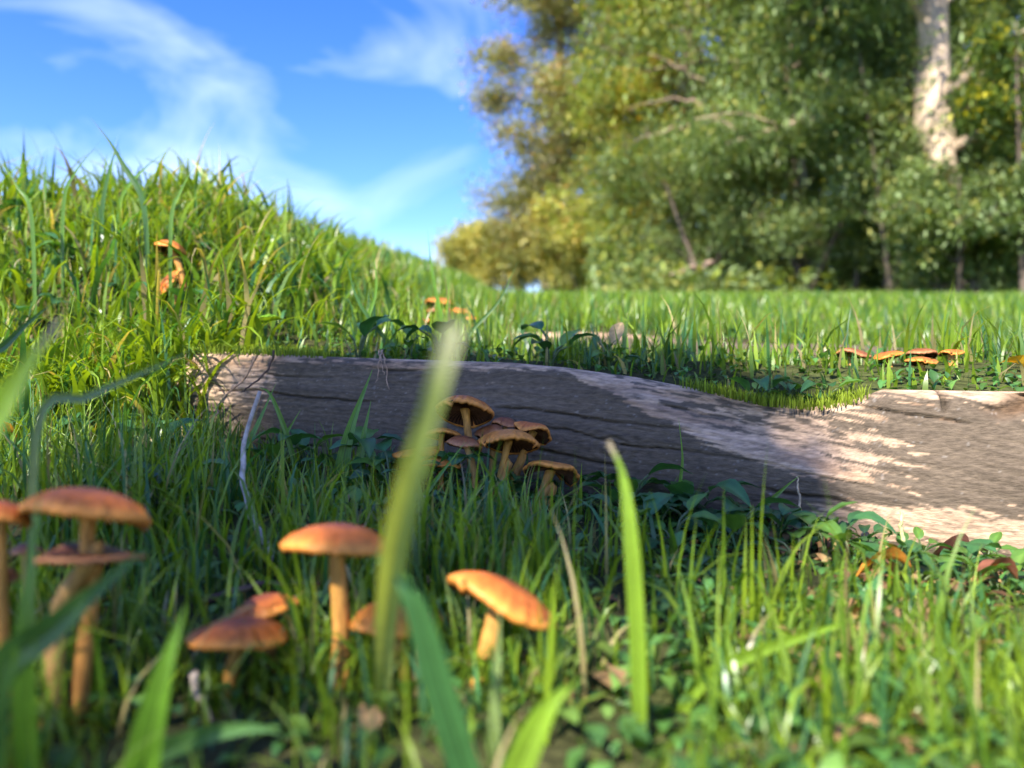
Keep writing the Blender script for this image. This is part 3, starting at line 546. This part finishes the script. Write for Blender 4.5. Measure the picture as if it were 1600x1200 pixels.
def dmoss(x, y):
    s = sdist(x, y); a = np.exp(-((s-.014)/.014)**2)*(s > .003)*smooth((x-.09)/.02)*(1-smooth((x-.178)/.012)); b = np.exp(-((s-.03)/.03)**2)*smooth((-.10-x)/.04)*smooth((x+.26)/.03)
    return np.maximum(a, b*.8)
X, Y = scatter(60000, -.27, .20, .37, .56, dmoss); n = len(X)
V, Qd, c = blades(X, Y, rng.uniform(.004, .009, n), rng.uniform(.0005, .0010, n), rng.uniform(0, 6.28, n), np.abs(rng.normal(.6, .4, n)), np.array([.20, .27, .02])*rng.uniform(.5, 1.3, (n, 1)), 2, z=np.maximum(gz(X, Y), np.where(sdist(X, Y) < .04, zt(X)-.0015, -9)))
tag(mesh('moss', V, Qd, M_moss, col=c), 'bright green moss spilling over the dip of the timber edge', 'moss', kind='stuff')

# ------------------------------------------------------------------ fallen leaves, twigs
def fallen(label, px, py, d, Lpx, col, yaw, pitch, roll, curl=.6, wr=.5, lift=.003, group=None):
    p = at(px, py, d); Ln = Lpx*d/F; V, Qd, rib = leafgrid(Ln, Ln*wr*1.5, 12, 7, curl, .30, seed=px); V = V-np.array([0, Ln/2, 0])
    V = frame(V, yaw, pitch, roll, (0, 0, 0)); bl = .7+.6*fbm(V[:, :1]*250, V[:, 1:2]*250, V[:, 2:]*250, seed=px)
    o = mesh('fallen_leaf', V, Qd, M_dead, col=np.asarray(col)*rib*bl); g = float(gz(p.x, p.y)); lo = V[:, 2].min()
    o.location = (p.x, p.y, g-lo+lift-.002 if sdist(p.x, p.y) < 0 or True else p.z); return tag(o, label, 'leaf', group)
fallen('curled orange dead leaf lying on sunlit weeds before the timber', 1378, 918, .30, 88, (.70, .29, .045), 1.45, .05, .35, .45, .36, .006)
fallen('dark brown crumpled dead leaf against the timber foot', 1485, 872, .352, 56, (.10, .045, .03), .9, .3, .9, 1.1, .55, .004)
fallen('round yellow fallen leaf on the lawn by the timber hump', 1584, 592, .44, 36, (.75, .45, .03), 1.2, .5, .2, .3, .62, .004)
fallen('tan pointed dead leaf leaning in the lawn behind the timber', 965, 552, .52, 50, (.60, .42, .20), -.6, 1.0, .3, .2, .3, .012)
fallen('orange mottled dead leaf at the foot of the grassy bank', 10, 655, .42, 66, (.60, .22, .02), 1.2, .5, .4, .5, .45, .008)
fallen('pale yellow dead leaf scrap in the grass before the timber end', 231, 692, .42, 26, (.68, .52, .22), .3, .9, .2, .3, .6, .012)
fallen('dark red dead leaf among the weeds on sunlit soil', 1375, 975, .30, 62, (.16, .06, .04), 1.9, .1, .2, .5, .5, .003)
fallen('yellow fallen leaf in the lawn before the second timber step', 1368, 575, .64, 34, (.70, .42, .03), 1.0, .3, .2, .4, .5, .008)
fallen('reddish brown shrivelled leaf on the sunlit soil near the picture edge', 1550, 985, .30, 80, (.24, .09, .05), 1.5, .15, .3, .9, .35, .003)
fallen('jagged fresh green leaf lying flat on the mossy bank foot', 415, 487, .56, 62, (.16, .34, .02), -1.2, .55, .2, .2, .5, .010)
def twig(label, pts, rpx, col, group=None):
    P = [np.array(at(*p)) for p in pts]; d = np.mean([p[2] for p in pts]); C = spline(P, 28); t = np.linspace(0, 1, 28)
    C = C+.0006*(np.stack([vnoise(t*14, q*5.0+pts[0][0], seed=4) for q in range(3)], -1)-.5)*2
    V, Qs, T = tube(C, rpx*d/F*(1-.45*t), 8, .2, 3); o = P[0]; ob = mesh('twig', V-o, [Qs, T], M_twig, col=np.broadcast_to(np.asarray(col), V.shape)*(.6+.8*fbm(V[:, :1]*500, V[:, 1:2]*500, V[:, 2:]*500, seed=8))); ob.location = o
    return tag(ob, label, 'twig', group)
twig('bent grey dry stalk rising from the grass before the timber end', [(505, 950, .27), (465, 915, .28), (425, 870, .30), (395, 810, .32), (380, 740, .335), (384, 680, .34), (408, 612, .345)], 6.5, (.36, .31, .27))
twig('dark brown twig lying behind the front mushrooms', [(300, 952, .26), (370, 922, .262), (430, 912, .265), (505, 912, .27)], 6, (.11, .065, .05))
twig('short pale broken stick beside the flat brown orange mushroom stem', [(300, 1055, .20), (315, 1095, .198), (330, 1135, .195)], 7, (.45, .36, .28))
twig('yellowish dry stem slanting through the grass at the bank foot', [(125, 715, .36), (190, 745, .355), (260, 785, .35), (320, 825, .345)], 3.5, (.42, .32, .10))
twig('thin dry root hanging over the shaded timber end', [(405, 545, .48), (385, 585, .475), (350, 620, .468), (337, 650, .462)], 2.2, (.34, .21, .12))
twig('thin dark root hanging over the shaded timber end beside a paler one', [(428, 548, .472), (420, 575, .468), (395, 600, .462), (378, 612, .46)], 2, (.10, .06, .04))
for q, (x0, x1) in enumerate([(592, 600), (598, 588), (596, 607)]): twig('fine root wisp dangling over the timber edge above the tall blade', [(x0, 548, .468), ((x0+x1)/2, 565, .462), (x1, 585+q*12, .46)], 1.3, (.34, .22, .14), 'fine root wisps')
twig('dry seed wisp leaning on the lower timber', [(1250, 800, .372), (1248, 770, .374), (1246, 745, .376)], 2, (.45, .33, .20))
twig('pale dry stalk standing among weeds at the timber foot', [(1430, 880, .345), (1410, 840, .348), (1408, 800, .35)], 4, (.45, .45, .20))

# ------------------------------------------------------------------ trees
def leafcloud(C, Ln, cols, asp=.45, droop=.3):
    n = len(C); yaw = rng.uniform(0, 6.28, n); pit = rng.normal(-droop, .6, n); roll = rng.uniform(-1, 1, n); Ls = Ln*rng.uniform(.6, 1.25, n)
    d = np.stack([np.cos(yaw)*np.cos(pit), np.sin(yaw)*np.cos(pit), np.sin(pit)], -1); s = np.stack([-np.sin(yaw), np.cos(yaw), roll*.7], -1); s /= np.linalg.norm(s, axis=1)[:, None]
    up = np.cross(d, s); a = (Ls*asp/2)[:, None]
    V = np.stack([C, C+d*Ls[:, None]*.45+s*a+up*a*.35, C+d*Ls[:, None], C+d*Ls[:, None]*.45-s*a+up*a*.35], 1).reshape(-1, 3)
    b = np.arange(n)[:, None]*4; T = np.concatenate([b+np.array([[0, 1, 2]]), b+np.array([[0, 2, 3]])], 0)
    return V, T, np.repeat(cols, 4, 0)
def tree(name, label, bx, by, h, tr, lean, crad, z0, nleaf, Ln, pal, pw, seed, limbs=16, asp=.45, cat='tree', barkc=(.20, .15, .11), group=None, stems=1, droop=.3, opentrunk=False):
    r = np.random.default_rng(seed); bz = float(gz(bx, by)); root = empty(name, (bx, by, bz)); tag(root, label, cat, group); Jt = Join(); tw = []
    for st in range(stems):
        off = r.normal(0, .12*(stems > 1), 2); ln = np.array(lean)+(r.normal(0, .28, 2) if stems > 1 else 0)
        zs = np.linspace(-.1, h, 9); Pt = np.stack([off[0]+ln[0]*zs/1.0+.05*h*.3*(vnoise(zs*1.1, seed+.5, seed=seed)-.5), off[1]+ln[1]*zs+.05*h*.3*(vnoise(zs*1.1, seed+3.5, seed=seed)-.5), zs], -1)
        Ct = spline(Pt, 40); V, Qs, T = tube(Ct, tr*(1-.8*np.linspace(0, 1, 40))*(1+.5*np.exp(-np.linspace(0, 1, 40)/.03)), 12, .22, seed); Jt.add(V, Qs, T, c=np.array(barkc)*(.55+.9*fbm(V[:, :1]*16, V[:, 1:2]*16, V[:, 2:]*6, seed=seed)))
        for q in range(limbs):
            f = (q+r.random())/limbs; zz = z0+(h-z0)*f; p0 = np.array([np.interp(zz, Ct[:, 2], Ct[:, i]) for i in range(3)]); az = q*2.399+r.uniform(-.5, .5)
            ext = crad*(1.05-.55*f**1.5)*r.uniform(.6, 1.12); up = r.uniform(.05, .6)*ext; dr = np.array([math.cos(az), math.sin(az), 0])
            Pl = spline([p0, p0+dr*ext*.45+np.array([0, 0, up*.7]), p0+dr*ext+np.array([0, 0, up*r.uniform(.3, 1.0)])], 12)
            V, Qs, T = tube(Pl, tr*.30*(1-.85*np.linspace(0, 1, 12))*(1.2-.6*f), 6, .1, q); Jt.add(V, Qs, T, c=np.array(barkc)*r.uniform(.5, 1.1))
            for w in range(6):
                g = r.uniform(.25, 1.0); pb = Pl[int(g*11)]; dv = dr*r.uniform(-.1, .8)+r.normal(0, .6, 3); dv[2] = dv[2]*.6+.1; e = ext*r.uniform(.22, .48)
                Ps = spline([pb, pb+dv*e*.5+np.array([0, 0, .03]), pb+dv*e-np.array([0, 0, e*.25*droop])], 7); V, Qs, T = tube(Ps, tr*.085*(1-.8*np.linspace(0, 1, 7))+.0015, 4); Jt.add(V, Qs, T, c=np.array(barkc)*r.uniform(.5, 1.1)); tw.append(Ps)
    Jt.build('trunk', M_bark, root)
    tw = np.array(tw); nt = len(tw); bunch = max(1, nleaf//(nt*9)); ti = np.repeat(np.arange(nt), 9); a = r.uniform(.15, 6, nt*9); i0 = np.minimum(a.astype(int), 5); ctr = tw[ti, i0]*(1-(a-i0))[:, None]+tw[ti, i0+1]*(a-i0)[:, None]
    ctr = ctr+r.normal(0, crad*.06, ctr.shape); C = np.repeat(ctr, bunch, 0)+r.normal(0, crad*.085, (len(ctr)*bunch, 3)); C = C[C[:, 2] > .02]
    if opentrunk: C = C[~((np.abs(C[:, 0]-lean[0]*C[:, 2]) < .17) & (C[:, 1] < .05) & (C[:, 2] > .75) & (r.random(len(C)) < .9))]
    pal = np.array(pal); ci = r.choice(len(pal), len(ctr), p=pw); ci = np.repeat(ci, bunch)[:len(C)]; flip = r.random(len(C)) < .35; ci = np.where(flip, r.choice(len(pal), len(C), p=pw), ci)
    V, T, c = leafcloud(C, Ln, pal[ci]*r.uniform(.65, 1.3, (len(C), 1)), asp, droop); mesh('crown', V, T, M_tree, root, col=c, smoothed=False)
    return root
OL = [(.30, .30, .12), (.37, .34, .16), (.23, .26, .10), (.46, .26, .09), (.42, .39, .27)]
YG = [(.28, .34, .06), (.42, .40, .08), (.18, .25, .06), (.52, .30, .06)]
DK = [(.12, .175, .06), (.18, .25, .08), (.23, .30, .13), (.34, .34, .09)]
GD = [(.48, .43, .14), (.40, .40, .12), (.60, .43, .09), (.30, .32, .10)]
tree('autumn_tree', 'tall open crowned olive brown autumn tree at the end of the tree row', 1.20, 9.2, 6.6, .15, (.0, 0), 1.75, .1, 95000, .055, OL, [.34, .26, .2, .1, .1], 1, 28, .55)
tree('autumn_tree', 'slender sparse olive tree beside the open crowned autumn tree', .52, 9.8, 6.4, .10, (.03, 0), 1.12, .1, 60000, .055, OL, [.3, .28, .2, .1, .12], 2, 30, .55)
tree('autumn_tree', 'yellow green leaved tree between the olive tree and the dark tree', 1.55, 7.0, 5.6, .12, (.03, 0), 1.15, .2, 75000, .052, YG, [.4, .3, .2, .1], 3, 20, .55)
yt = bpy.context.scene.objects['autumn_tree.002']
for q, pp in enumerate([[(1130, 175, 5.6), (1060, 155, 5.5), (980, 168, 5.4)], [(1120, 185, 5.6), (1060, 200, 5.5), (995, 218, 5.4)], [(1100, 130, 5.7), (1050, 100, 5.6), (1010, 82, 5.5)], [(1110, 250, 5.6), (1090, 205, 5.6), (1075, 180, 5.6)], [(1120, 410, 5.2), (1060, 425, 5.1), (1030, 430, 5.1)]]):
    P = spline([np.array(at(*p_))-np.array(yt.location) for p_ in pp], 10); V, Qs, T = tube(P+np.stack([.02*np.sin(np.arange(10)*1.9+q), 0*np.arange(10), .015*np.sin(np.arange(10)*2.7)], -1), np.linspace(.020, .002, 10), 6, .3, q); mesh('bare_branch', V, [Qs, T], M_bark, yt, col=np.broadcast_to(np.array([.27, .185, .14]), V.shape))
tree('willow_tree', 'dark narrow leaved tree with a pale leaning trunk', 2.36, 4.1, 4.6, .105, (-.085, .0), 1.12, .6, 64000, .075, DK, [.34, .34, .24, .08], 4, 22, .26, barkc=(.50, .38, .27), droop=.5, opentrunk=True)
tree('willow_tree', 'dark narrow leaved tree with a slim trunk behind the pale trunk', 2.12, 5.7, 5.2, .085, (-.02, .02), 1.25, .3, 46000, .075, DK, [.34, .3, .24, .12], 5, 18, .3, barkc=(.30, .22, .15), droop=.4)
for i, (x, y) in enumerate([(2.6, 8.3), (4.4, 7.6), (3.4, 6.6), (5.2, 9.5)]):
    tree('woodland_tree', 'dense green tree deep in the wood behind the narrow leaved trees', x, y, 6.4, .12, (0, 0), 1.7, .1, 26000, .10, DK, [.3, .3, .25, .15], 10+i, 16, .5, group='dense trees deep in the wood')
for i, (px, d, h, cr, pal, pw, lb) in enumerate([(1010, 7.4, 1.3, .55, YG, [.4, .3, .2, .1], 'yellow green shrub under the yellow green tree'), (1120, 5.6, 1.1, .50, DK, [.3, .3, .2, .2], 'dark shrub with bare stems under the slim trunk'),
        (1240, 5.0, 1.0, .50, DK, [.34, .3, .26, .1], 'dark green shrub in the shade between the two trunks'), (1375, 4.5, 1.05, .45, DK, [.2, .3, .3, .2], 'light green leafy shrub beside the pale trunk'), (1490, 3.75, .42, .36, DK, [.3, .3, .3, .1], 'dark green shrub hiding the foot of the pale trunk'), (1570, 4.5, 1.1, .5, DK, [.3, .3, .3, .1], 'dark green shrub standing behind the shrub with yellow leaves'),
        (1640, 3.4, .95, .34, [(.09, .15, .04), (.06, .11, .03), (.45, .40, .03), (.14, .2, .03)], [.36, .3, .16, .18], 'tall shrub with scattered yellow leaves near the picture edge')]):
    tree('shrub', lb, (px-800)/F*d, d, h*1.25, .02, (0, 0), cr*1.15, .02, 22000, .038, pal, pw, 30+i, 7, .4, 'shrub', (.11, .085, .065), stems=4)
for i, (px, d, h) in enumerate([(735, 11.5, .7), (790, 10.6, .95), (860, 10, .9), (930, 9.2, .9), (985, 8.6, .8)]):
    tree('golden_shrub', 'golden yellow shrub in the low hedge below the autumn trees', (px-800)/F*d, d, h, .02, (0, 0), .75, .02, 15000, .06, GD, [.35, .3, .15, .2], 50+i, 7, .55, 'shrub', (.11, .085, .06), group='golden shrubs of the low hedge', stems=4)
# low tangle on the woodland floor
n = 70000; X = rng.uniform(.3, 7.5, n); Y = 4.6+.25*np.sin(X*3)+rng.random(n)**.8*5; hmax = .10+.2*fbm(X*3, Y*3, seed=89)+1.3*smooth((Y-5.2)/2.0)*fbm(X*1.4, Y*1.4, seed=88)*1.4; Zr = rng.random(n)**1.1*hmax
k = (X > .10*Y)
pal = np.array(DK+YG[:2]); V, T, c = leafcloud(np.stack([X, Y, gz(X, Y)+Zr], -1)[k], .07, pal[rng.choice(6, k.sum(), p=[.26, .26, .2, .1, .1, .08])]*rng.uniform(.6, 1.2, (k.sum(), 1)), .5)
tag(mesh('undergrowth', V, T, M_tree, col=c, smoothed=False), 'tangled low leafy undergrowth on the woodland floor', 'undergrowth', kind='stuff')
# made-up round-headed tree behind the viewpoint, added unseen to cast the timber's shade
def added_shade_tree():
    p, g = -.22, -1.3; x, y = p*.862+g*.507, -p*.507+g*.862; z = float(gz(x, y)); zc = 1.46-z
    root = empty('unseen_shade_tree', (x, y, z)); tag(root, 'added round headed tree, unseen behind the viewpoint, casting shade on the timber', 'tree'); J = Join()
    P = spline([(.03, -.02, -.05), (.0, .01, zc*.5), (.0, 0, zc+.05)], 20); V, Qs, T = tube(P, np.linspace(.016, .006, 20), 8); J.add(V, Qs, T, c=(.18, .13, .09))
    for q in range(26):
        a = q*2.4; e = np.array([math.cos(a)*.15, math.sin(a)*.15, rng.uniform(-.10, .12)]); b = np.array([0, 0, zc-.10+.2*rng.random()-.03])
        V, Qs, T = tube(spline([b, b*.5+(np.array([0, 0, zc])+e)*.5+np.array([0, 0, .02]), np.array([0, 0, zc])+e], 6), np.linspace(.005, .0015, 6), 5); J.add(V, Qs, T, c=(.18, .13, .09))
    J.build('trunk', M_bark, root)
    u = rng.normal(0, 1, (2600, 3)); u /= np.linalg.norm(u, axis=1)[:, None]; C = u*(rng.random((2600, 1))**.45)*np.array([.165, .165, .112])+np.array([0, 0, zc])
    C2 = rng.normal(0, 1, (300, 3))*np.array([.06, .06, .045])+np.array([-.05, .03, zc-.20]); C = np.vstack([C, C2])
    V, T, c = leafcloud(C, .045, np.array(DK)[rng.integers(0, 4, len(C))], .55); mesh('crown', V, T, M_tree, root, col=c, smoothed=False)
added_shade_tree()
